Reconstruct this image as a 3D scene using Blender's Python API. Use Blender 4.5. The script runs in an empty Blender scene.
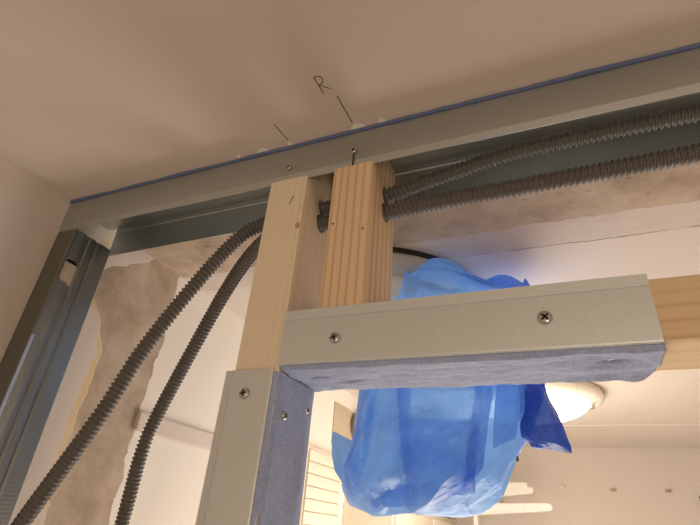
import bpy, bmesh, math, random
from mathutils import Vector, Matrix, noise
S = 1.25          # metres per unit used below
HZ = 2.5          # ceiling height; z below is counted from the ceiling
PI = math.pi
sc = bpy.context.scene
col = sc.collection
def P(x, y, z): return Vector((S*x, S*y, HZ+S*z))

# ------------------------------------------------------------ camera
RR = Vector((0.92160365, 0.38133486, 0.07232176))
UU = Vector((0.13038644, -0.47967912, 0.86770232))
FF = Vector((-0.36557639, 0.79024785, 0.49179492))
CAM = Vector((0.470178, -0.2672, -0.296763))
cd = bpy.data.cameras.new('camera'); co = bpy.data.objects.new('camera', cd); col.objects.link(co)
M = Matrix((RR, UU, -FF)).transposed().to_4x4(); M.translation = P(*CAM); co.matrix_world = M
cd.sensor_width = 36; cd.lens = 36*476.04/700; cd.clip_start = 0.01
sc.camera = co
# ------------------------------------------------------------ world, lights, exposure
w = bpy.data.worlds.new('world'); sc.world = w; w.use_nodes = True
w.node_tree.nodes['Background'].inputs[0].default_value = (1, .8, .6, 1)
w.node_tree.nodes['Background'].inputs[1].default_value = 0.0
def lamp(name, kind, loc, energy, color, size=.1, rot=None, size_y=None):
    l = bpy.data.lights.new(name, kind); l.energy = energy; l.color = color
    if kind == 'AREA':
        l.size = size
        if size_y: l.shape = 'RECTANGLE'; l.size_y = size_y
    else: l.shadow_soft_size = size
    o = bpy.data.objects.new(name, l); o.location = loc
    if rot: o.rotation_euler = rot
    col.objects.link(o); return o
lamp('front_room_light', 'POINT', P(1.0, -1.3, -.85), 26, (1, .83, .67), .25)
lamp('back_room_light', 'POINT', P(.41, .87, -.16), 1.8, (1, .86, .73), .09)
lamp('back_room_low_fill', 'POINT', P(.5, .8, -1.1), 17, (1, .88, .77), .25)  # added fill from below for bounced light; no lamp stands there
lamp('back_room_side_fill', 'POINT', P(.35, .66, -.46), 9.5, (1, .88, .75), .20)  # added fill that brightens the left wall and backlights the bag
lamp('bag_inner_fill', 'POINT', P(.425, .295, -.075), .42, (1, .97, .92), .03)  # added light inside the bag film; the wrapped lamp itself is unlit
vs = sc.view_settings
vs.view_transform = 'Standard'; vs.look = 'None'; vs.gamma = 1; vs.use_curve_mapping = False; vs.exposure = 0.0

# ------------------------------------------------------------ materials
def srgb(r, g, b):
    f = lambda c: (c/255/12.92) if c/255 <= .04045 else ((c/255+.055)/1.055)**2.4
    return (f(r), f(g), f(b), 1)
class NT:
    def __init__(s, name):
        s.m = bpy.data.materials.new(name); s.m.use_nodes = True; s.t = s.m.node_tree
        s.b = s.t.nodes['Principled BSDF']; s.out = s.t.nodes['Material Output']
    def n(s, typ, **kw):
        x = s.t.nodes.new(typ)
        for k, v in kw.items():
            if k.startswith('i_'):
                x.inputs[k[2:].replace('_', ' ')].default_value = v
            else: setattr(x, k, v)
        return x
    def l(s, a, b): s.t.links.new(a, b)
    def val(s, a, sock):
        if isinstance(a, (int, float)): sock.default_value = a
        else: s.l(a, sock)
    def math(s, op, a, b=0.0, clamp=False):
        x = s.t.nodes.new('ShaderNodeMath'); x.operation = op; x.use_clamp = clamp
        s.val(a, x.inputs[0]); s.val(b, x.inputs[1]); return x.outputs[0]
    def mix(s, f, a, b):
        x = s.t.nodes.new('ShaderNodeMix'); x.data_type = 'RGBA'
        s.val(f, x.inputs[0])
        for v, i in ((a, 6), (b, 7)):
            if isinstance(v, tuple): x.inputs[i].default_value = v
            else: s.l(v, x.inputs[i])
        return x.outputs[2]
    def pos(s):
        """position in the units used below: x, y, z-from-ceiling"""
        g = s.n('ShaderNodeNewGeometry'); sp = s.n('ShaderNodeSeparateXYZ'); s.l(g.outputs['Position'], sp.inputs[0])
        return (s.math('DIVIDE', sp.outputs[0], S), s.math('DIVIDE', sp.outputs[1], S),
                s.math('DIVIDE', s.math('SUBTRACT', sp.outputs[2], HZ), S), g.outputs['Position'])
    def noise(s, vec, scale, detail=3, rough=.5, scl=None):
        if scl:
            mp = s.n('ShaderNodeMapping'); mp.inputs['Scale'].default_value = scl; s.l(vec, mp.inputs[0]); vec = mp.outputs[0]
        x = s.n('ShaderNodeTexNoise'); x.inputs['Scale'].default_value = scale; x.inputs['Detail'].default_value = detail
        x.inputs['Roughness'].default_value = rough; s.l(vec, x.inputs['Vector']); return x.outputs[0]
    def step(s, v, a, b):
        x = s.n('ShaderNodeMapRange'); x.inputs[1].default_value = a; x.inputs[2].default_value = b
        x.interpolation_type = 'SMOOTHSTEP'; s.val(v, x.inputs[0]); return x.outputs[0]
    def bump(s, h, strength=.3, dist=.002):
        x = s.n('ShaderNodeBump'); x.inputs['Strength'].default_value = strength; x.inputs['Distance'].default_value = dist
        s.l(h, x.inputs['Height']); s.l(x.outputs[0], s.b.inputs['Normal']); return x
    def set(s, col=None, rough=None, metal=None, **kw):
        if col is not None:
            if isinstance(col, tuple): s.b.inputs['Base Color'].default_value = col
            else: s.l(col, s.b.inputs['Base Color'])
        if rough is not None: s.val(rough, s.b.inputs['Roughness'])
        if metal is not None: s.val(metal, s.b.inputs['Metallic'])
        for k, v in kw.items(): s.b.inputs[k.replace('_', ' ')].default_value = v
        return s.m
PAINT = srgb(222, 212, 202)
def wall_mat(name, base, strip=None):
    t = NT(name); x, y, z, p = t.pos()
    n1 = t.noise(p, 260, 3); n2 = t.noise(p, 2.2, 2)
    c = t.mix(t.step(n2, .3, .7), base, tuple(v*.95 for v in base[:3])+(1,))
    h = t.math('MULTIPLY', n1, .5)
    if strip:
        along = x if strip == 'ceiling' else z
        nz = t.noise(p, 7, 2, .5, (1, 1, 1)); nf = t.noise(p, 60, 4, .6)
        dy = t.math('ADD', t.math('MULTIPLY', t.math('SUBTRACT', nz, .5), .014 if strip == 'ceiling' else .03), t.math('MULTIPLY', t.math('SUBTRACT', nf, .5), .010))
        dy = t.math('ADD', dy, t.math('MULTIPLY', t.math('SUBTRACT', t.noise(p, 24, 2), .5), .012))
        yy = t.math('ADD', y, dy)
        lo, hi = (.088, .184) if strip == 'ceiling' else (.098, .179)
        ylo = yy if strip == 'ceiling' else t.math('ADD', yy, t.math('MULTIPLY', t.math('MULTIPLY', t.step(z, -.15, -.06), 1.0), .035))
        m = t.math('MULTIPLY', t.step(ylo, lo, lo+.0015), t.math('SUBTRACT', 1.0, t.step(yy, hi, hi+.0015)))
        if strip == 'wall':
            # plaster left on the bare strip next to the partition, high up
            vv = t.math('ADD', t.math('ADD', y, t.math('MULTIPLY', z, -1.2)), dy)
            m = t.math('MULTIPLY', m, t.step(vv, .132, .1335))
        g = t.noise(p, 14, 5, .65); g2 = t.noise(p, 120, 3, .7)
        con = t.mix(t.step(g, .3, .7), srgb(204, 187, 168), srgb(170, 150, 130))
        con = t.mix(t.math('MULTIPLY', t.step(g2, .62, .75), .5), con, srgb(134, 118, 102))
        # skim band beyond the strip and the crack that ends it
        hi2 = .2335
        y2 = t.math('ADD', y, t.math('MULTIPLY', dy, .45))
        if strip == 'ceiling':
            band = t.math('MULTIPLY', t.math('SUBTRACT', 1.0, t.step(y2, hi2, hi2+.002)), t.step(y, .1, .12))
            scum = t.noise(p, 30, 5, .7, (.3, 1, 1))
            c = t.mix(t.math('MULTIPLY', band, t.math('ADD', .35, t.math('MULTIPLY', t.step(scum, .45, .7), .4))), c, srgb(196, 182, 172))
            crack = t.math('MULTIPLY', t.math('SUBTRACT', 1.0, t.step(t.math('ABSOLUTE', t.math('SUBTRACT', y2, hi2)), .0003, .0014)), t.step(t.noise(p, 22, 3, .6, (.5, 1, 1)), .38, .55))
            c = t.mix(t.math('MULTIPLY', crack, .75), c, srgb(118, 98, 86))
            # chips gouged out of the bare concrete
            v = t.n('ShaderNodeTexVoronoi'); v.inputs['Scale'].default_value = 75; mp = t.n('ShaderNodeMapping'); mp.inputs['Scale'].default_value = (.45, 1, 1)
            t.l(p, mp.inputs[0]); t.l(mp.outputs[0], v.inputs['Vector'])
            pit = t.math('MULTIPLY', t.math('SUBTRACT', 1.0, t.step(v.outputs['Distance'], .10, .2)), t.step(t.noise(p, 7, 2), .48, .56))
            con = t.mix(t.math('MULTIPLY', pit, .7), con, srgb(70, 52, 44))
            h = t.math('SUBTRACT', h, t.math('MULTIPLY', crack, 3.0))
        else:
            c = t.mix(t.step(yy, .17, .18), c, srgb(242, 236, 226))  # wall beyond the strip painted whiter to stand in for stronger light
            # yellowish filler rim at the edge of the plaster
            rim = t.math('MULTIPLY', t.math('SUBTRACT', 1.0, t.step(t.math('ABSOLUTE', t.math('SUBTRACT', ylo, lo-.003)), .0015, .0065)), t.step(t.noise(p, 11, 2), .45, .55))
            c = t.mix(t.math('MULTIPLY', rim, .8), c, srgb(224, 196, 140))
        c = t.mix(m, c, con)
        h = t.math('ADD', h, t.math('MULTIPLY', m, t.math('ADD', -2.0, t.math('MULTIPLY', g2, 1.6))))
    t.bump(h, .35, .0012)
    return t.set(c, .85)
m_ceil = wall_mat('ceiling_paint', PAINT, 'ceiling')
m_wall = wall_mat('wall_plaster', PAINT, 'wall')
m_plain = wall_mat('plain_plaster', PAINT)
def plain(name, c, rough=.6, metal=0, bump=0, scale=80, **kw):
    t = NT(name); x, y, z, p = t.pos(); n = t.noise(p, scale, 3)
    cc = t.mix(n, tuple(v*.9 for v in c[:3])+(1,), tuple(min(1, v*1.1) for v in c[:3])+(1,))
    if bump: t.bump(n, bump, .001)
    return t.set(cc, rough, metal, **kw)
def steel(name, base, r0, r1, knurl=False, grain=(1, 1, 1)):
    t = NT(name); x, y, z, p = t.pos()
    n = t.noise(p, 7, 3); v = t.n('ShaderNodeTexVoronoi'); v.inputs['Scale'].default_value = 800; t.l(p, v.inputs['Vector'])
    fine = t.noise(p, 500, 2, .6, grain)
    c = t.mix(v.outputs['Color'], tuple(k*.95 for k in base[:3])+(1,), tuple(k*1.04 for k in base[:3])+(1,))
    c = t.mix(t.math('MULTIPLY', t.step(n, .3, .7), .3), c, tuple(k*.86 for k in base[:3])+(1,))
    r = t.math('ADD', r0, t.math('MULTIPLY', fine, r1-r0))
    h = t.math('MULTIPLY', fine, .4)
    if knurl:
        sz = t.math('SINE', t.math('MULTIPLY', z, 2*PI/.0034)); sy = t.math('SINE', t.math('MULTIPLY', y, 2*PI/.0030))
        band = t.math('MULTIPLY', t.step(y, .0035, .0045), t.math('SUBTRACT', 1.0, t.step(y, .0115, .0125)))
        band2 = t.math('MULTIPLY', t.step(y, .0300, .0310), t.math('SUBTRACT', 1.0, t.step(y, .0440, .0450)))
        k1 = t.math('MULTIPLY', t.math('MULTIPLY', sz, sy), t.math('MULTIPLY', band, 1.8))
        k2 = t.math('MULTIPLY', sz, t.math('MULTIPLY', band2, .3))
        h = t.math('ADD', h, t.math('ADD', k1, k2))
    t.bump(h, .35, .0004 if not knurl else .0005)
    return t.set(c, r, 1.0)
m_steel = steel('galvanised_steel', srgb(232, 240, 242), .42, .62)
m_track = steel('track_steel', srgb(196, 202, 202), .30, .50)
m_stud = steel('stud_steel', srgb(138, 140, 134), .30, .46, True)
def wood(name, c1, c2, ax, freq, seed):
    t = NT(name); x, y, z, p = t.pos()
    mp = t.n('ShaderNodeMapping'); sc3 = [1, 1, 1]; sc3[ax] = .07; mp.inputs['Scale'].default_value = sc3
    mp.inputs['Location'].default_value = (seed, seed*.7, seed*.3); t.l(p, mp.inputs[0])
    wob = t.n('ShaderNodeTexNoise'); wob.inputs['Scale'].default_value = 9; wob.inputs['Detail'].default_value = 2; t.l(mp.outputs[0], wob.inputs['Vector'])
    wv = t.n('ShaderNodeTexWave'); wv.wave_type = 'RINGS'; wv.rings_direction = 'XYZ'[ax]; wv.inputs['Scale'].default_value = freq
    wv.inputs['Distortion'].default_value = 2.4; wv.inputs['Detail'].default_value = 2; wv.inputs['Detail Scale'].default_value = 1.2
    t.l(mp.outputs[0], wv.inputs['Vector'])
    fib = t.noise(mp.outputs[0], 700, 2)
    f = t.math('ADD', t.math('MULTIPLY', t.math('MULTIPLY', t.math('POWER', wv.outputs['Fac'], 4.0), t.step(wob.outputs[0], .3, .65)), .9), t.math('MULTIPLY', fib, .25))
    c = t.mix(f, c1, c2)
    c = t.mix(t.math('MULTIPLY', t.step(wob.outputs[0], .45, .7), .25), c, c2)
    t.bump(fib, .15, .0005)
    return t.set(c, .62)
m_wood1 = wood('pale_spruce', srgb(244, 230, 202), srgb(226, 206, 172), 2, 42, 1.3)
m_wood2 = wood('striped_pine', srgb(242, 220, 186), srgb(216, 174, 128), 2, 46, 4.1)
m_wood3 = wood('amber_pine', srgb(238, 212, 172), srgb(208, 172, 126), 0, 34, 2.2)
m_knot = plain('knot_wood', srgb(196, 158, 118), .6)
def foam():
    t = NT('blue_foam_tape'); x, y, z, p = t.pos()
    n = t.noise(p, 25, 3); f = t.noise(p, 420, 3)
    c = t.mix(n, srgb(140, 160, 208), srgb(176, 190, 222))
    c = t.mix(t.math('MULTIPLY', t.step(f, .42, .62), .30), c, srgb(208, 214, 230))
    t.bump(f, .7, .0012); return t.set(c, .8)
m_foam = foam()
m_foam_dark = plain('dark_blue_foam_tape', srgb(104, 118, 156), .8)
m_conduit = plain('grey_conduit_plastic', srgb(98, 95, 90), .36)
m_screw = plain('zinc_screw_metal', srgb(200, 198, 194), .28, 1.0)
m_dark = plain('dark_recess', srgb(28, 26, 26), .6)
m_pencil = plain('pencil_graphite', srgb(52, 44, 44), .7)
m_white = plain('white_enamel', srgb(236, 232, 224), .35)
m_cream = plain('cream_enamel', srgb(238, 228, 210), .4)
m_black = plain('matt_black', srgb(34, 32, 32), .7)
m_grey = plain('grey_plastic', srgb(120, 116, 110), .5)
m_chip = plain('torn_plaster', srgb(252, 244, 230), .9)
def emit(name, c, s):
    t = NT(name); t.set(c, .3); t.b.inputs['Emission Color'].default_value = c; t.b.inputs['Emission Strength'].default_value = s; return t.m
m_glow = emit('lit_opal_glass', (1, .86, .66, 1), 5)
m_opal = plain('opal_glass', srgb(226, 220, 208), .25)
def film(name, c1, c2, clear):
    t = NT(name); x, y, z, p = t.pos()
    n = t.noise(p, 6, 3); f = t.noise(p, 34, 4, .6)
    c = t.mix(t.step(n, .35, .68), c1, c2)
    tr = t.n('ShaderNodeBsdfTranslucent'); t.l(c, tr.inputs[0])
    t.set(c, .22); t.b.inputs['Specular IOR Level'].default_value = .6
    ca = t.mix(t.step(n, .35, .68), (.74, .87, 1, 1), (.58, .77, 1, 1))
    tp = t.n('ShaderNodeBsdfTransparent'); t.l(ca, tp.inputs[0])
    m1 = t.n('ShaderNodeMixShader'); m1.inputs[0].default_value = .62; t.l(t.b.outputs[0], m1.inputs[1]); t.l(tr.outputs[0], m1.inputs[2])
    m2 = t.n('ShaderNodeMixShader'); m2.inputs[0].default_value = clear; t.l(m1.outputs[0], m2.inputs[1]); t.l(tp.outputs[0], m2.inputs[2])
    cr = t.math('POWER', t.math('SUBTRACT', 1.0, t.math('ABSOLUTE', t.math('MULTIPLY', t.math('SUBTRACT', t.noise(p, 13, 2, .5), .5), 5.0)), True), 10.0)
    cr2 = t.math('POWER', t.math('SUBTRACT', 1.0, t.math('ABSOLUTE', t.math('MULTIPLY', t.math('SUBTRACT', t.noise(p, 29, 2, .5), .5), 5.0)), True), 8.0)
    f = t.math('ADD', t.math('MULTIPLY', f, .6), t.math('ADD', t.math('MULTIPLY', cr, .45), t.math('MULTIPLY', cr2, .45)))
    b = t.bump(f, .6, .003); t.l(b.outputs[0], tr.inputs['Normal'])
    t.l(m2.outputs[0], t.out.inputs['Surface']); return t.m
m_film = film('blue_plastic_film', srgb(168, 208, 248), srgb(112, 168, 240), .24)
m_film3 = film('doubled_unlit_blue_film', srgb(96, 136, 220), srgb(58, 96, 196), .10)  # darker blue for doubled film and the flap's unlit side
m_film2 = film('thin_blue_plastic_film', srgb(170, 212, 250), srgb(124, 178, 244), .5)

# ------------------------------------------------------------ builders
def thing(name, label, cat, base, group=None):
    o = bpy.data.objects.new(name, None); o.location = P(*base); o.empty_display_size = .05
    col.objects.link(o); o['label'] = label; o['category'] = cat
    if group: o['group'] = group
    return o
def obj(name, vf, mat, parent=None, smooth=False, base=None, label=None, cat=None, kind=None, group=None, flat_angle=None):
    """vf = (verts in scene units, faces); becomes one mesh whose origin is at its parent's or its own base"""
    V, F = vf
    root = parent
    while root is not None and root.parent is not None: root = root.parent
    if root is not None: b = root.location
    else: b = P(*(base if base else (0, 0, 0))) if (base or kind is None) else Vector((0, 0, 0))
    me = bpy.data.meshes.new(name); me.from_pydata([P(*v)-b for v in V], [], F); me.validate()
    bm = bmesh.new(); bm.from_mesh(me); bmesh.ops.recalc_face_normals(bm, faces=bm.faces); bm.to_mesh(me); bm.free()
    me.materials.append(mat)
    if smooth or flat_angle:
        for p in me.polygons: p.use_smooth = True
        if flat_angle:
            try: me.set_sharp_from_angle(angle=math.radians(flat_angle))
            except Exception: pass
    o = bpy.data.objects.new(name, me); col.objects.link(o)
    if parent is not None:
        o.parent = parent
    else: o.location = b
    if label: o['label'] = label
    if cat: o['category'] = cat
    if kind: o['kind'] = kind
    if group: o['group'] = group
    return o
def cat(*parts):
    V, F = [], []
    for v, f in parts:
        k = len(V); V += list(v); F += [tuple(i+k for i in q) for q in f]
    return V, F
def box(x0, x1, y0, y1, z0, z1):
    V = [(x, y, z) for x in (x0, x1) for y in (y0, y1) for z in (z0, z1)]
    return V, [(0, 1, 3, 2), (4, 6, 7, 5), (0, 4, 5, 1), (2, 3, 7, 6), (0, 2, 6, 4), (1, 5, 7, 3)]
def bbox(x0, x1, y0, y1, z0, z1, r=.002, seg=2):
    bm = bmesh.new(); V, F = box(x0, x1, y0, y1, z0, z1)
    vs_ = [bm.verts.new(v) for v in V]
    for f in F: bm.faces.new([vs_[i] for i in f])
    bmesh.ops.recalc_face_normals(bm, faces=bm.faces)
    bmesh.ops.bevel(bm, geom=list(bm.edges), offset=r, segments=seg, affect='EDGES', profile=.6)
    bm.verts.index_update(); out = ([tuple(v.co) for v in bm.verts], [tuple(v.index for v in f.verts) for f in bm.faces]); bm.free(); return out
def sheet(path, t, axis, a0, a1, n=1):
    """bend a sheet of thickness t along a 2D path and run it along an axis; path in the other two coords"""
    q = [Vector(p) for p in path]; L = []
    for i, p in enumerate(q):
        d1 = (q[i]-q[i-1]).normalized() if i else (q[1]-q[0]).normalized()
        d2 = (q[i+1]-q[i]).normalized() if i < len(q)-1 else d1
        nn = Vector((-(d1+d2).y, (d1+d2).x)).normalized(); c = max(.35, nn.dot(Vector((-d1.y, d1.x))))
        L.append(p+nn*t/c)
    ring = q+L[::-1]; m = len(ring); V = []; F = []
    for k in range(n+1):
        a = a0+(a1-a0)*k/n
        for p in ring:
            V.append({'x': (a, p.x, p.y), 'z': (p.x, p.y, a)}[axis])
    for k in range(n):
        for i in range(m):
            j = (i+1) % m; F.append((k*m+i, k*m+j, (k+1)*m+j, (k+1)*m+i))
    h = len(q)
    for k in (0, n):
        for i in range(h-1):
            F.append((k*m+i, k*m+i+1, k*m+m-2-i, k*m+m-1-i))
    return V, F
def arc(cx, cy, r, a0, a1, n=5): return [(cx+r*math.cos(math.radians(a0+(a1-a0)*i/n)), cy+r*math.sin(math.radians(a0+(a1-a0)*i/n))) for i in range(n+1)]
def prism(poly, y0, y1):
    """polygon in x,z run from y0 to y1"""
    n = len(poly); V = [(x, y0, z) for x, z in poly]+[(x, y1, z) for x, z in poly]
    F = [tuple(range(n)), tuple(range(2*n-1, n-1, -1))]+[(i, (i+1) % n, n+(i+1) % n, n+i) for i in range(n)]
    return V, F
def lathe(prof, c, seg=64):
    V, F = [], []; n = len(prof)
    for k in range(seg):
        a = 2*PI*k/seg
        for r, z in prof: V.append((c[0]+r*math.cos(a), c[1]+r*math.sin(a), c[2]+z))
    for k in range(seg):
        for i in range(n-1):
            a = k*n+i; b = ((k+1) % seg)*n+i; F.append((a, b, b+1, a+1))
    return V, F
def spline(pts, step):
    pts = [Vector(p) for p in pts]; pts = [pts[0]*2-pts[1]]+pts+[pts[-1]*2-pts[-2]]; out = []
    for i in range(1, len(pts)-2):
        a, b, c, d = pts[i-1:i+3]
        for k in range(40):
            t = k/40; out.append(.5*((2*b)+(c-a)*t+(2*a-5*b+4*c-d)*t*t+(-a+3*b-3*c+d)*t**3))
    out.append(pts[-2])
    res = [out[0]]; acc = 0
    for i in range(1, len(out)):
        seg = (out[i]-out[i-1]).length; dd = seg
        while acc+dd >= step:
            f = (step-acc)/dd; base = out[i]-(out[i]-out[i-1]).normalized()*dd
            res.append(base+(out[i]-base)*f); dd -= (step-acc); acc = 0
        acc += dd
    return res
def tube(path, radf, seg=20):
    V, F = [], []; T0 = None; N = None
    for i, p in enumerate(path):
        t = (path[min(i+1, len(path)-1)]-path[max(i-1, 0)]).normalized()
        if N is None: N = t.orthogonal().normalized()
        N = (N-t*N.dot(t)).normalized(); B = t.cross(N); r = radf(i)
        for k in range(seg):
            a = 2*PI*k/seg; V.append(tuple(p+N*math.cos(a)*r+B*math.sin(a)*r))
    for i in range(len(path)-1):
        for k in range(seg): F.append((i*seg+k, i*seg+(k+1) % seg, (i+1)*seg+(k+1) % seg, (i+1)*seg+k))
    F.append(tuple(range(seg))); F.append(tuple(range((len(path)-1)*seg, len(path)*seg)))
    return V, F
def screw(parent, x, y, z, nrm='y', r=.0036, spin=.4, name='screw'):
    """pan head with a cross slot, facing -y ('y'), down ('z') or +x ('x')"""
    prof = [(0.0, .0012), (r*.45, .00125), (r*.8, .0009), (r, .0001), (r*1.02, -.0004), (r*.9, -.0006)]
    seg = 20; V = []; F = []
    for k in range(seg):
        a = 2*PI*k/seg
        for q, h in prof: V.append((q*math.cos(a), q*math.sin(a), h))
    n = len(prof)
    for k in range(seg):
        for i in range(n-1): F.append((k*n+i, ((k+1) % seg)*n+i, ((k+1) % seg)*n+i+1, k*n+i+1))
    def put(v):
        a, b, h = v
        if nrm == 'y': return (x+a, y-h, z+b)
        if nrm == 'z': return (x+a, y+b, z-h)
        return (x+h, y+a, z+b)
    o = obj(name, ([put(v) for v in V], F), m_screw, parent, smooth=True)
    sl = []
    for s in (0, PI/2):
        c_, s_ = math.cos(spin+s), math.sin(spin+s); L, W = r*.62, r*.15
        q = [(c_*u-s_*v_, s_*u+c_*v_) for u, v_ in ((-L, -W), (L, -W), (L, W), (-L, W))]
        sl.append(([put((a, b, h)) for h in (.0009, .0014) for a, b in q], [(0, 1, 2, 3), (4, 5, 6, 7), (0, 1, 5, 4), (1, 2, 6, 5), (2, 3, 7, 6), (3, 0, 4, 7)]))
    obj('cross_slot', cat(*sl), m_dark, o)
    return o
def cut(o, cutters):
    bpy.context.view_layer.update(); tmp = []
    for vf in cutters:
        c = obj('cutter', vf, m_dark, base=(0, 0, 0)); tmp.append(c)
        md = o.modifiers.new('b', 'BOOLEAN'); md.operation = 'DIFFERENCE'; md.object = c; md.solver = 'EXACT'
    bpy.context.view_layer.update(); dg = bpy.context.evaluated_depsgraph_get()
    me = bpy.data.meshes.new_from_object(o.evaluated_get(dg)); o.modifiers.clear(); o.data = me
    for c in tmp: bpy.data.objects.remove(c)

# ------------------------------------------------------------ setting
XR, YB, YF, XF, ZF = 1.62, 1.548, -2.3, 2.6, -HZ/S
ceiling = obj('ceiling', box(-.1, XF+.1, YF-.1, YB+.1, 0, .08), m_ceil, kind='structure')
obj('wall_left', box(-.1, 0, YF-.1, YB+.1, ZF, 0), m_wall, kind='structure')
obj('wall_back', box(0, XF+.1, YB, YB+.1, ZF, 0), m_plain, kind='structure')
obj('wall_right', box(XF, XF+.1, YF-.1, YB, ZF, 0), m_plain, kind='structure')
obj('wall_front', box(0, XF, YF-.1, YF, ZF, 0), m_plain, kind='structure')
obj('floor', box(-.1, XF+.1, YF-.1, YB+.1, ZF-.08, ZF), plain('grey_screed', srgb(170, 158, 146), .8), kind='structure')
# seam line in the far ceiling
obj('trim_1', box(.30, XF, 1.198, 1.204, -.0012, 0), m_white, kind='structure')
# ledge along the left wall beyond the partition
obj('trim_2', bbox(-.002, .006, .176, 1.0, -.210, -.188, .002), m_plain, kind='structure')
# pencil marks on the ceiling
def stroke(a, b, w_=.0006, z=-.0002):
    a = Vector(a); b = Vector(b); d = (b-a).normalized(); n = Vector((-d.y, d.x))*w_/2
    q = [a+n, b+n, b-n, a-n]
    return [(p.x, p.y, z) for p in q]+[(p.x, p.y, 0.0005) for p in q], [(0, 1, 2, 3), (0, 1, 5, 4), (1, 2, 6, 5), (2, 3, 7, 6), (3, 0, 4, 7)]
def poly(pts, w_=.0006): return cat(*[stroke(pts[i], pts[i+1], w_) for i in range(len(pts)-1)])
obj('pencil_line', poly([(.2780, -.0285), (.2788, -.018), (.2803, -.0072)]), m_pencil, ceiling)
obj('pencil_line', poly([(.3412, -.0385), (.3415, -.024), (.3420, -.0090)], .0007), m_pencil, ceiling)
obj('pencil_letter', cat(poly([(.3317, -.0603), (.3318, -.052), (.3320, -.0440)], .0006),
                         poly([(.3308, -.0590), (.3335, -.0605), (.3366, -.0592), (.3372, -.0565), (.3355, -.0535), (.3322, -.0522)], .0006),
                         poly([(.3322, -.0522), (.3355, -.0495), (.3390, -.0468)], .0006)), m_pencil, ceiling, label='handwritten letter R')
# ------------------------------------------------------------ top track
def channel_path(yf, yb, zweb, zedge, sgn, r=.0016, lip=.0055, kick=.0007):
    """U path in (y,z): front flange edge -> web -> back flange edge; sgn +1 web on top, -1 web at the bottom"""
    p = [(yf+kick, zedge), (yf, zedge+sgn*lip), (yf+.0006, zedge+sgn*(lip+.0003)), (yf, zedge+sgn*(lip+.0007))]
    if sgn > 0: p += arc(yf+r, zweb-r, r, 180, 90)+arc(yb-r, zweb-r, r, 90, 0)
    else: p += arc(yf+r, zweb+r, r, 180, 270)+arc(yb-r, zweb+r, r, 270, 360)
    p += [(yb, zedge+sgn*lip), (yb-kick, zedge)]
    return p
D = .0579; F4 = .040
tr = thing('ceiling_track', 'long galvanised steel channel screwed along the ceiling above the timber studs', 'metal profile', (.9, D/2, -F4))
fr = sheet([(.0020, -F4), (0, -F4+.0055), (.0006, -F4+.0058), (0, -F4+.0062)]+arc(.0016, -.0016-.0026, .0016, 180, 90)+[(D-.003, -.0026)], -.0009, 'x', .001, 1.9)
bk = sheet([(D-.0029, -.0026)]+arc(D-.0016, -.0026-.0016, .0016, 90, 0)+[(D, -.0065), (D-.0008, -.0075), (D, -.0085), (D, -F4)], -.0009, 'x', .012, 1.9)
obj('front_flange', fr, m_track, tr, flat_angle=30); obj('rear_flange', bk, m_track, tr, flat_angle=30)
# the foam seal squeezed between the track and the ceiling, its front edge uneven
V, F = [], []; n = 260
for i in range(n+1):
    x = .001+1.899*i/n; f = -.0012-.0012*noise.noise((x*22, 0, 0))-.0006*noise.noise((x*90, 3, 0)); zb = -.0027-.0004*noise.noise((x*30, 7, 0))
    V += [(x, f, -.0001), (x, f-.0004, -.0013), (x, f+.0004, zb), (x, D-.001, -.0024), (x, D-.001, -.0001)]
for i in range(n):
    for k in range(5): F.append((i*5+k, i*5+(k+1) % 5, (i+1)*5+(k+1) % 5, (i+1)*5+k))
F += [(0, 1, 2, 3, 4), tuple(n*5+k for k in range(5))]
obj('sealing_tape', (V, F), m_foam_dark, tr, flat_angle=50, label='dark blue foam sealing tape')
screw(tr, .2812, -.0009, -.0262, 'y', .0023, .2); screw(tr, .3419, -.0011, -.0245, 'y', .0026, .9)
obj('pencil_mark', cat(prism([(.3416, -.0278), (.3424, -.0278), (.3421, -.0395), (.3415, -.0395)], -.0012, .0000)), m_pencil, tr, label='dark pencil stroke below the screw')
# torn plaster flakes above the tape
rnd = random.Random(4)
for x0, L in ((.2505, .013), (.2795, .004), (.3445, .0125), (.3660, .006), (.2250, .004)):
    pts = []
    for k in range(10):
        t = k/9; pts.append((x0-L/2+L*t, -.0030-.0032*math.sin(PI*t)*(.7+.5*rnd.random())))
    pts += [(x0+L/2, .0015), (x0-L/2, .0015)]
    n = len(pts); V = [(a, b, -.0003) for a, b in pts]+[(a, b, .0003) for a, b in pts]
    obj('plaster_flake', (V, [tuple(range(n)), tuple(range(2*n-1, n-1, -1))]+[(i, (i+1) % n, n+(i+1) % n, n+i) for i in range(n)]), m_chip, ceiling, label='pale torn spot')
# ------------------------------------------------------------ wall stud at the left wall
XW = .0277
ws = thing('wall_stud', 'upright galvanised steel stud with grooved web and cut-out against the left wall', 'metal stud', (XW/2, .024, ZF))
DC = .0479
pth = [(.0008, .0040), (.0008, .0010)]+[(.0014, .0008)]+arc(XW-.0012, .0008+.0012, .0012, -90, 0, 4)
pth += [(XW, .0145), (XW-.0016, .0160), (XW-.0016, .0195), (XW, .0210), (XW, .0270), (XW-.0016, .0285), (XW-.0016, .0300), (XW, .0315)]
pth += arc(XW-.0012, DC-.0012, .0012, 0, 90, 4)+[(.0030, DC)]
st = obj('stud_profile', sheet(pth, .0008, 'z', ZF, -.0408, 1), m_stud, ws)
def roundrect(y0, y1, z0, z1, r):
    return arc(y1-r, z1-r, r, 0, 90)+arc(y0+r, z1-r, r, 90, 180)+arc(y0+r, z0+r, r, 180, 270)+arc(y1-r, z0+r, r, 270, 360)
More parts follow.
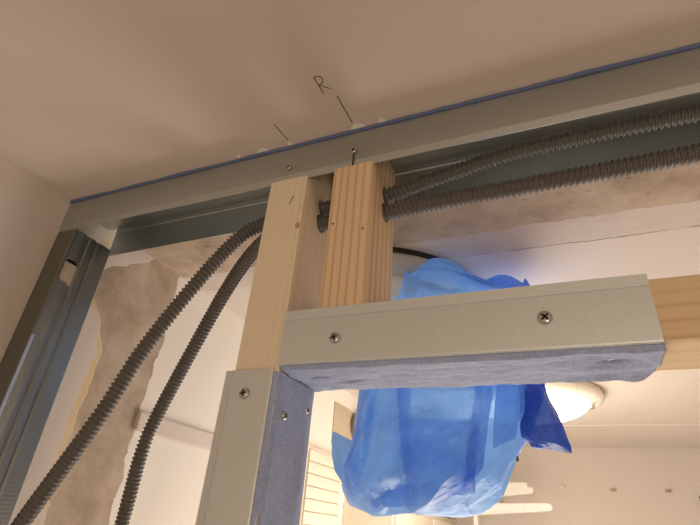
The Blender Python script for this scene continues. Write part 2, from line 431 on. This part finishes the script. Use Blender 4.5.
for zc in (-.0870, -.487):
    q = roundrect(.0036, .0188, zc-.0125, zc+.0125, .004); n = len(q)
    cv = ([(XW-.006, a, b) for a, b in q]+[(XW+.006, a, b) for a, b in q], [tuple(range(n)), tuple(range(2*n-1, n-1, -1))]+[(i, (i+1) % n, n+(i+1) % n, n+i) for i in range(n)])
    cut(st, [cv])
    if zc > -.2: obj('cutout_wall_block', bbox(XW-.0052, XW-.0014, .0022, .0202, zc-.0145, zc+.0100, .0015), plain('cutout_plaster', srgb(176, 160, 142), .9, 0, .8, 300), ws, flat_angle=40, label='pale block standing in for the lit wall behind the cut-out')  # added block behind the web, standing in for the lit wall
obj('sealing_tape', bbox(.0003, .0016, .0050, .0465, ZF+.01, -.046, .0008), m_foam, ws, label='blue foam tape against the wall')
obj('blue_reflection_strip', box(XW+.00005, XW+.0006, .0012, .0038, -.9, -.158), m_foam, ws, label='narrow blue strip painting a reflection on the stud')  # blue strip paints a reflection onto the stud web
# ------------------------------------------------------------ timber studs
def timber(name, label, x0, x1, y0, y1, z0, z1, mat, holes=(), cat_='timber stud', lname='post'):
    t = thing(name, label, cat_, ((x0+x1)/2, (y0+y1)/2, z0))
    o = obj(lname, bbox(x0, x1, y0, y1, z0, z1, .0009, 3), mat, t)
    if holes: cut(o, [tube([Vector((x0-.01, y, z)), Vector((x1+.01, y, z))], lambda i: r, 28) for y, z, r in holes])
    return t
CA, CB = (.034, -.0505), (.034, -.0655)
t1 = timber('timber_stud', 'pale knotty timber stud, left one of the pair under the steel ceiling track', .2645, .3000, .0012, .0560, ZF+.0, -.0036, m_wood1, [(.034, -.0505, .0084), (.034, -.0660, .0084)])
t2 = timber('timber_stud', 'striped timber stud, right one of the pair, standing on the door header', .3248, .3590, .0012, .0560, -.1640, -.0036, m_wood2, [(.0337, -.0495, .0088), (.0335, -.0664, .0084)])
def disc(x, z, r, y=.0012, ax='y'):
    n = 18; V = [(x+r*.8*math.cos(2*PI*k/n), y-.00012, z+r*1.2*math.sin(2*PI*k/n)) for k in range(n)]+[(x+r*.8*math.cos(2*PI*k/n), y+.0002, z+r*1.2*math.sin(2*PI*k/n)) for k in range(n)]
    return V, [tuple(range(n)), tuple(range(2*n-1, n-1, -1))]+[(i, (i+1) % n, n+(i+1) % n, n+i) for i in range(n)]
obj('knot', disc(.2975, -.0885, .0026), m_knot, t1)
obj('knot', disc(.3290, -.0930, .0009), m_dark, t2); obj('knot', disc(.3540, -.1020, .0008), m_dark, t2)
obj('split', prism([(.2865, -.0655), (.2872, -.0655), (.2895, -.0575), (.2890, -.0575)], .0009, .0014), m_pencil, t1, label='dark split in the grain')
timber('timber_lintel', 'amber timber beam lying in the steel door header, running out to the right', .3040, 1.60, .0016, .0540, -.2012, -.1665, m_wood3, (), 'timber beam', 'beam')
# ------------------------------------------------------------ door header and jamb
HB = .2030
hd = thing('door_header', 'short horizontal galvanised steel channel with blue tape over the doorway', 'metal profile', (.4135, D/2, -HB))
pth = channel_path(0, D-.003, -HB, -HB+F4-.001, -1, lip=.0068, kick=-.0006)
hp = obj('header_profile', sheet(pth, .0009, 'x', .2995, .5229), m_steel, hd, flat_angle=30)
# foam tape on the underside with dents and wavy back edge
V, F = [], []; nx, ny = 200, 56
dents = [(.3190, .0215, .0055), (.3411, .0329, .0055), (.3225, .0456, .0025), (.5000, .0180, .0055), (.5140, .0345, .0050), (.4981, .0456, .0055)]
for i in range(nx+1):
    for j in range(ny+1):
        x = .3005+(.5235-.3005)*i/nx; v = j/ny
        yb = .0565+.0016*noise.noise((x*30, 2, 0))-.010*max(0, (x-.512)/.0115)**2
        y = .0018+(yb-.0018)*v
        z = -HB-.0030-.0012*noise.noise((x*35, y*60, 1))-.0007*noise.noise((x*120, y*160, 5))
        if x > .46: z -= .0022*math.sin(y*190+x*30)*min(1, (x-.46)/.03)*v
        for dx, dy, dr in dents:
            e = ((x-dx)/dr/1.3)**2+((y-dy)/dr*3.4)**2; z += .0040*math.exp(-e*1.6)
        z = min(z, -HB-.0004)
        e = min(v, 1-v)*ny/2.
        if e < 1: z = (-HB-.0008)*(1-e)+z*e
        V.append((x, y, z))
m = ny+1
for i in range(nx):
    for j in range(ny): F.append((i*m+j, i*m+j+1, (i+1)*m+j+1, (i+1)*m+j))
k0 = len(V); V += [(x, y, -HB-.0001) for x, y, z in V[:]]
for i in range(nx):
    for j in range(ny): F.append(tuple(k0+q for q in (i*m+j, (i+1)*m+j, (i+1)*m+j+1, i*m+j+1)))
    for j in (0, ny): F.append((i*m+j, (i+1)*m+j, k0+(i+1)*m+j, k0+i*m+j))
for j in range(ny):
    for i in (0, nx): F.append((i*m+j, i*m+j+1, k0+i*m+j+1, k0+i*m+j))
obj('sealing_tape', (V, F), m_foam, hd, smooth=True, label='crumpled pale blue foam tape')
screw(hd, .3403, -.0010, -.1867, 'y', .0037, .3); screw(hd, .4693, -.0010, -.1847, 'y', .0040, .75)
screw(hd, .3190, .0205, -HB-.0012, 'z', .0022, .5); screw(hd, .5000, .0172, -HB-.0012, 'z', .0022, .5)
XL, XJ = .2590, .2975
jb = thing('door_jamb', 'upright galvanised steel channel lined with blue tape on the left of the doorway', 'metal profile', ((XL+XJ)/2, D/2, ZF))
# U open to the left: path in (x,y)
pth = [(XL, -.0006), (XL+.0060, -.0012), (XL+.0063, -.0005), (XL+.0067, -.0012)]+arc(XJ-.0016, .0004, .0016, -90, 0)+arc(XJ-.0016, D-.003-.0016, .0016, 0, 90)+[(XL+.0060, D-.003), (XL, D-.0036)]
obj('jamb_profile', sheet(pth, .0009, 'z', ZF, -HB-.0022), m_steel, jb, flat_angle=30)
V, F = [], []; nz, ny = 220, 24
for i in range(nz+1):
    z = (-HB-.0040) + (ZF+HB+.004)*(i/nz)**1.6
    for j in range(ny+1):
        v = j/ny; y = -.0004+(.0568+.0012*noise.noise((z*30, 5, 0)))*v
        x = XJ+.0042+.0010*noise.noise((z*35, y*70, 8))+.0004*noise.noise((z*120, y*150, 3))+.0012*math.exp(-((v-.78)/.10)**2)
        e = min(v, 1-v)*ny/2.
        if e < 1: x = (XJ+.0012)*(1-e)+x*e
        V.append((x, y, z))
m = ny+1
for i in range(nz):
    for j in range(ny): F.append((i*m+j, i*m+j+1, (i+1)*m+j+1, (i+1)*m+j))
k0 = len(V); V += [(XJ+.0001, y, z) for x, y, z in V[:]]
for i in range(nz):
    for j in range(ny): F.append(tuple(k0+q for q in (i*m+j, (i+1)*m+j, (i+1)*m+j+1, i*m+j+1)))
    for j in (0, ny): F.append((i*m+j, (i+1)*m+j, k0+(i+1)*m+j, k0+i*m+j))
for j in range(ny):
    for i in (0, nz): F.append((i*m+j, i*m+j+1, k0+i*m+j+1, k0+i*m+j))
obj('sealing_tape', (V, F), m_foam, jb, smooth=True, label='blue foam tape')
screw(jb, .2779, -.0020, -.2215, 'y', .0037, .2); screw(jb, XJ+.0048, .0130, -.2330, 'x', .0030, .8); screw(jb, XJ+.0052, .0420, -.2230, 'x', .0022, .8)
# ------------------------------------------------------------ corrugated conduits
def conduit(name, label, pts, r=.0066):
    step = .0039/8; path = spline(pts, step)
    prof = [1, 1.02, 1.0, .86, .79, .78, .79, .86]
    return obj(name, tube(path, lambda i: r*prof[i % 8], 18), m_conduit, base=pts[0], smooth=True, label=label, cat='conduit', group='corrugated conduits through the studs')
conduit('corrugated_conduit', 'grey corrugated conduit with the wider bend, upper one where both run right under the track',
        [(.045, .028, -.360), (.0736, .0251, -.3089), (.1256, .020, -.2304), (.1521, .020, -.1744), (.1896, .0235, -.1119), (.2180, .031, -.0670), (.2420, .034, -.0540), (.2645, .034, -.0508), (.300, .034, -.0503), (.330, .034, -.0501), (.3590, .0337, -.0494),
         (.412, .0317, -.0410), (.4717, .030, -.0331), (.5844, .030, -.0318), (.70, .030, -.034), (.95, .03, -.05)])
conduit('corrugated_conduit', 'grey corrugated conduit hanging steeply near the jamb, lower one where both run right',
        [(.062, .132, -.365), (.0749, .1243, -.3047), (.093, .107, -.2431), (.1053, .1031, -.2073), (.1564, .0800, -.1364), (.1903, .062, -.1020), (.2200, .046, -.0820), (.2450, .0365, -.0700), (.2645, .034, -.0665), (.300, .034, -.0657), (.330, .034, -.0662), (.3590, .033, -.0666),
         (.412, .031, -.0668), (.4681, .030, -.0677), (.576, .030, -.0663), (.70, .030, -.066), (.95, .03, -.08)])
m_plate = plain('grey_beige_enamel', srgb(176, 170, 156), .4)
# ------------------------------------------------------------ ceiling lamps
def ceiling_lamp(label, c, lit):
    t = thing('ceiling_lamp', label, 'lamp', (c[0], c[1], -.05), 'round ceiling lamps')
    obj('gap_ring', lathe([(.10, -.0002), (.1478, -.0002), (.1478, -.0078), (.10, -.0078)], (c[0], c[1], 0), 72), m_cream if lit else m_black, t, smooth=False, flat_angle=40)  # ring fills the ceiling gap; black paints the gap's shade on the unlit lamp
    obj('base_plate', lathe([(0, -.0076), (.1430, -.0076), (.1490, -.0086), (.1500, -.0120), (.1470, -.0170), (.1380, -.0210), (.1200, -.0230), (0, -.0232)], (c[0], c[1], 0), 72), m_cream if lit else m_plate, t, flat_angle=40)
    pr = [(.1180, -.0225), (.1180, -.0240)]+[(.1180*math.cos(a), -.0240-.034*math.sin(a)) for a in [PI/2*k/10 for k in range(1, 11)]]
    obj('glass_dome', lathe(pr, (c[0], c[1], 0), 72), m_glow if lit else m_opal, t, smooth=True)
    for k in range(3):
        a = -.05+k*2*PI/3; x, y = c[0]+.124*math.cos(a), c[1]+.124*math.sin(a)
        obj('clip', cat(bbox(x-.004, x+.004, y-.004, y+.004, -.034, -.022, .001), bbox(x-.009, x+.001, y-.002, y+.002, -.036, -.032, .0008)), m_screw, t, flat_angle=40)
    return t
ceiling_lamp('round ceiling lamp, unlit, wrapped in the blue plastic bag', (.2442, .3182), False)
ceiling_lamp('round glowing ceiling lamp with glass dome, in the far room behind the bag', (.412, .872), True)
# ------------------------------------------------------------ the blue bag
def unp(px, py, y):
    d = FF+RR*((px-350)/476.04)-UU*((py-262.5)/476.04); t = (y-CAM.y)/d.y
    return CAM+d*t
def tri(u, v, seed):
    '''crisp creases: random heights joined by flat triangles'''
    k = (u+v)*.36602540; i = math.floor(u+k); j = math.floor(v+k); fu, fv = u+k-i, v+k-j
    h = lambda a, b: noise.cell((a+.5, b+.5, seed+.5))
    h0, h3 = h(i, j), h(i+1, j+1)
    if fu > fv: h1 = h(i+1, j); return h0*(1-fu)+h1*(fu-fv)+h3*fv
    h1 = h(i, j+1); return h0*(1-fv)+h1*(fv-fu)+h3*fu
def pouch(rows, seed, amp=.006, nu=150, nv=110, lump=0, closed=True, zcap=-.003, lobe=False):
    rr = []
    for py, L, R_, yc, ry in rows:
        a = unp(L, py, yc); b = unp(R_, py, yc); rr.append((py, a.x, b.x, (a.z+b.z)/2, yc, ry, a.z, b.z))
    rnd = random.Random(seed); folds = []
    for k in range(9):
        folds.append((rnd.uniform(3, 9)*rnd.choice((-1, 1)), rnd.uniform(-7, 7), rnd.random(), rnd.uniform(.4, 1)))
    V, F = [], []
    for j in range(nv+1):
        s = j/nv*(len(rr)-1); i = min(int(s), len(rr)-2); f = s-i
        A, B = rr[i], rr[i+1]; q = [A[k]+(B[k]-A[k])*f for k in range(8)]
        _, xl, xr, _, yc, ry, zl, zr = q; cx, hw = (xl+xr)/2, (xr-xl)/2
        for u in range(nu):
            a = 2*PI*u/nu; ca, sa = math.cos(a), math.sin(a)
            e = .82; X = math.copysign(abs(ca)**e, ca); Y = math.copysign(abs(sa)**e, sa)
            p = Vector((cx+hw*X, yc+ry*Y, zl+(zr-zl)*(X+1)/2))
            d = 0
            for fa, fb, ph, w_ in folds:
                t = (a/(2*PI)*fa+j/nv*fb*.5+ph+.35*noise.noise((p.x*9, p.z*9, fa)))
                d += w_*(abs((t % 1)-.5)*4-1)
            d = d*amp/4.5
            ax = math.sin(a)*.5*hw*0+a*hw*.95; wx = ax+.02*noise.noise((p.x*12, p.z*12, 4)); sgn = 1 if a < PI else 2
            wx = min(a, 2*PI-a)*hw*.95+.012*noise.noise((p.x*14, p.z*14, 4)); d += amp*2.1*tri(wx*20, p.z*13+seed, seed+sgn)+amp*.8*tri(wx*46+p.z*18, p.z*30, seed+sgn+7)
            d += amp*.14*(1-2*abs(noise.noise((p.x*70, p.y*70, p.z*70+seed))))
            k = min(1, ry/.05)*(min(1, .25+max(0, j/nv-.12)*3) if lobe else 1)
            p += Vector((ca*.12, sa, 0))*d*k
            p.z += .6*d*k*math.sin(a*3+seed)
            if lobe: p.z += .011*1.9*math.exp(-((p.x-.292)/.011)**2)*max(0, (j/nv-.8)*5)
            p.z = min(p.z, zcap)
            V.append(tuple(p))
    for j in range(nv):
        for u in range(nu): F.append((j*nu+u, j*nu+(u+1) % nu, (j+1)*nu+(u+1) % nu, (j+1)*nu+u))
    if closed:
        for j in (0, nv):
            c = sum((Vector(V[j*nu+u]) for u in range(nu)), Vector())/nu; V.append(tuple(c)); k = len(V)-1
            for u in range(nu): F.append((j*nu+u, j*nu+(u+1) % nu, k))
    return V, F
bag = thing('plastic_bag', 'crumpled blue plastic bag wrapped around the near ceiling lamp', 'bag', (.33, .31, -.27))
body = [(263, 437, 444, .222, .012), (268, 426, 456, .230, .025), (275, 421, 467, .238, .035), (284, 413, 480, .247, .045), (293, 406, 500, .256, .055), (310, 392, 535, .272, .065),
        (340, 376, 545, .295, .078), (370, 369, 544, .308, .085), (400, 366, 540, .312, .085), (430, 362, 532, .312, .085), (448, 359, 522, .312, .082),
        (465, 355, 511, .312, .078), (482, 350, 502, .312, .068), (496, 348, 486, .312, .052), (506, 352, 472, .312, .038), (513, 368, 462, .312, .022), (516, 380, 455, .312, .006)]
obj('bag_body', pouch(body, 3, .0085, lobe=True), m_film, bag, flat_angle=55)
obj('bag_tuft', pouch([(277, 495, 511, .252, .006), (282, 487, 519, .254, .014), (288, 484, 527, .257, .022), (296, 480, 535, .262, .03), (312, 484, 540, .270, .035)], 11, .005, 70, 40), m_film, bag, flat_angle=50)
obj('bag_tuft', pouch([(279, 524.5, 526, .262, .001), (285, 522, 530, .264, .004), (292, 519, 535, .266, .01), (305, 515, 540, .270, .02)], 5, .004, 50, 30), m_film, bag, flat_angle=50)
obj('bag_handle', pouch([(378, 516, 544, .29, .03), (392, 518, 549, .29, .032), (408, 520, 556, .29, .032), (424, 520, 564, .288, .03), (436, 522, 568, .286, .026), (444, 532, 570, .284, .02), (449, 552, 571.5, .282, .01), (453, 569, 572, .280, .002)], 21, .010, 90, 60), m_film3, bag, flat_angle=50, label='darker pointed end of the bag')
obj('bag_handle', pouch([(432, 333, 335, .30, .002), (437, 333, 345, .302, .008), (443, 333.5, 356, .304, .014), (458, 334.5, 360, .306, .018), (472, 337, 360, .306, .016), (483, 343, 358, .306, .010), (490, 349, 356, .306, .003)], 8, .004, 60, 40), m_film, bag, flat_angle=50, label='folded left corner of the bag')
def fold(q, n=24, off=.006, seed=1):
    '''a second layer of film lying just inside the bag's front'''
    V, F = [], []
    for lay in (0, .0005):
        for i in range(n+1):
            for j in range(n+1):
                u, v = i/n, j/n
                px = (q[0][0]*(1-u)+q[1][0]*u)*(1-v)+(q[3][0]*(1-u)+q[2][0]*u)*v
                py = (q[0][1]*(1-u)+q[1][1]*u)*(1-v)+(q[3][1]*(1-u)+q[2][1]*u)*v
                k = 0
                while k < len(body)-2 and body[k+1][0] < py: k += 1
                A, B = body[k], body[k+1]; f = (py-A[0])/(B[0]-A[0]); L = A[1]+(B[1]-A[1])*f; R_ = A[2]+(B[2]-A[2])*f
                yc = A[3]+(B[3]-A[3])*f; ry = A[4]+(B[4]-A[4])*f
                X = max(-.97, min(.97, (px-(L+R_)/2)/((R_-L)/2))); y = yc-ry*(1-abs(X)**2.8)**.36+off+lay+.002*noise.noise((px*.06, py*.05, seed))
                w_ = unp(px, py, yc-ry*.5); w_ = Vector((w_.x, y, w_.z)); V.append(tuple(w_))
    m = n+1; N = m*m
    for i in range(n):
        for j in range(n):
            a = (i*m+j, i*m+j+1, (i+1)*m+j+1, (i+1)*m+j); F += [a, tuple(N+k for k in a[::-1])]
    for i in range(n):
        for a, b in ((i*m, (i+1)*m), (i*m+n, (i+1)*m+n), (i, i+1), (n*m+i, n*m+i+1)): F.append((a, b, N+b, N+a))
    return V, F
for k, q in enumerate([[(364, 380), (383, 380), (372, 462), (354, 496)], [(366, 392), (374, 392), (366, 440), (358, 480)], [(418, 424), (484, 428), (476, 494), (410, 500)],
                       [(404, 380), (420, 380), (418, 480), (412, 484)], [(484, 380), (500, 380), (486, 470), (466, 494)], [(372, 490), (440, 484), (450, 506), (374, 508)],
                       [(430, 384), (480, 384), (484, 398), (436, 394)], [(500, 386), (528, 386), (516, 440), (496, 452)]]):
    obj('bag_fold', fold(q, 24, .006+.0022*(k % 3), k*3.1), m_film2, bag, smooth=True)
# ------------------------------------------------------------ things in the far room
# slatted white unit at the left wall
vt = thing('slatted_radiator', 'white slatted unit on the left wall seen through the doorway', 'radiator', (.03, .715, -.75))
obj('backing', bbox(.0, .012, .600, .770, -.75, -.155, .003), m_cream, vt, flat_angle=40)
for k in range(22):
    z = -.172-.0215*k
    obj('slat', bbox(.010, .016, .606, .764, z-.0101, z+.0101, .002), m_cream, vt, flat_angle=40)
cb = thing('wall_cabinet', 'tall cream cabinet in the far room low behind the bag', 'cabinet', (.06, 1.15, -1.2))
obj('body', bbox(.0, .115, .82, 1.50, -1.2, -.238, .003), m_cream, cb, flat_angle=40)
obj('door', bbox(.115, .121, .83, 1.15, -1.19, -.25, .002), m_cream, cb, flat_angle=40); obj('door', bbox(.115, .121, 1.16, 1.49, -1.19, -.25, .002), m_cream, cb, flat_angle=40)
rt = obj('recess_shade', bbox(.0, .0022, .728, .900, -.130, -.040, .0008), plain('recess_shade_beige', srgb(196, 180, 156), .7), base=(0, .8, -.128), flat_angle=40, label='recess shade painted as a beige square board on the left wall above the slatted unit', cat='board')  # flat beige panel paints the shade of a wall recess
vv = thing('round_vent', 'small grey round vent on the left wall beside the bag', 'vent', (.008, .852, -.069))
def xring(r0, r1, x0, x1, cy, cz, seg=40):
    V, F = [], []
    for k in range(seg):
        a = 2*PI*k/seg
        for r, x in ((r0, x0), (r1, x0), (r1, x1), (r0, x1)): V.append((x, cy+r*math.cos(a), cz+r*math.sin(a)))
    for k in range(seg):
        for i in range(4): F.append((k*4+i, ((k+1) % seg)*4+i, ((k+1) % seg)*4+(i+1) % 4, k*4+(i+1) % 4))
    return V, F
obj('rim', xring(.022, .030, .004, .012, .852, -.069), m_grey, vv, flat_angle=40)
obj('grille', cat(xring(.0005, .005, .004, .009, .852, -.069), xring(.009, .013, .004, .009, .852, -.069), xring(.016, .0225, .004, .009, .852, -.069)), m_black, vv, flat_angle=40)
m_hook = plain('tan_hook', srgb(176, 156, 134), .6)
# white rack on the back wall
rk = thing('wall_rack', 'white metal rack of bars standing before the back wall below the bag', 'rack', (.2, 1.30, -1.2))
def fl(pts, y): 
    out = []
    for px, py in pts:
        v = unp(px, py, y); out.append((v.x, v.z))
    return out
def bevel_prism(poly_, y0, y1, r=.002):
    bm = bmesh.new(); V, F = prism(poly_, y0, y1); vs_ = [bm.verts.new(v) for v in V]
    for f in F: bm.faces.new([vs_[i] for i in f])
    bmesh.ops.recalc_face_normals(bm, faces=bm.faces); bmesh.ops.bevel(bm, geom=list(bm.edges), offset=r, segments=2, affect='EDGES')
    bm.verts.index_update(); out = ([tuple(v.co) for v in bm.verts], [tuple(v.index for v in f.verts) for f in bm.faces]); bm.free(); return out
obj('lower_bar', bevel_prism([(.040, -.205), (.395, -.188), (.412, -.189), (.417, -.1925), (.417, -.203), (.410, -.2065), (.22, -.226), (.040, -.245)], 1.30, 1.33), m_white, rk, flat_angle=40)
obj('upper_bar', bevel_prism([(.14, -.140), (.3520, -.1325), (.3555, -.1450), (.3690, -.1450), (.3710, -.1510), (.3680, -.1620), (.14, -.190)], 1.34, 1.37), m_white, rk, flat_angle=40)
for x in (.068, .200): obj('post', bbox(x, x+.013, 1.305, 1.325, -1.2, -.222, .002), m_white, rk, flat_angle=40)
for x in (.06, .25): obj('bracket', bbox(x, x+.012, 1.325, YB, -.186, -.176, .002), m_white, rk, flat_angle=40)
for x, z, l in ((.590, -.124, 'left one of the two small hooks on the blank back wall'), (.737, -.121, 'right one of the two small hooks on the blank back wall'), (.447, -.121, 'faint small hook on the back wall nearest the rack')):
    h = thing('wall_hook', l, 'hook', (x, YB-.01, z), 'small hooks on the back wall')
    mt = m_hook if x > .5 else m_cream
    obj('plate', bbox(x-.008, x+.008, YB-.004, YB, z-.004, z+.004, .0015), mt, h, flat_angle=40)
    obj('peg', tube([Vector((x+.003, YB-.003, z)), Vector((x+.004, YB-.012, z-.003)), Vector((x+.005, YB-.014, z+.003))], lambda i: .0022, 10), mt, h, smooth=True)
sw = thing('wall_bracket', 'small black bracket on the back wall at the right edge', 'bracket', (.825, YB-.01, -.15))
obj('plate', bbox(.812, .850, YB-.006, YB, -.158, -.132, .0015), m_black, sw, flat_angle=40); obj('arm', bbox(.822, .832, YB-.03, YB-.005, -.150, -.142, .0015), m_black, sw, flat_angle=40)
pc = thing('pull_cord', 'short olive pull cord end hanging just below the bag', 'cord', (.4215, .33, -.215))
a = unp(518, 440, .33); b = unp(517.5, 459, .33)
obj('cord', tube([a, (a+b)/2, b], lambda i: .0006, 8), plain('olive_cord', srgb(110, 96, 60), .6), pc, smooth=True)
obj('bead', lathe([(0, -.003), (.0013, -.0022), (.0015, 0), (.0010, .002), (0, .0026)], (b.x, b.y, b.z), 12), plain('olive_bead', srgb(96, 84, 54), .5), pc, smooth=True)
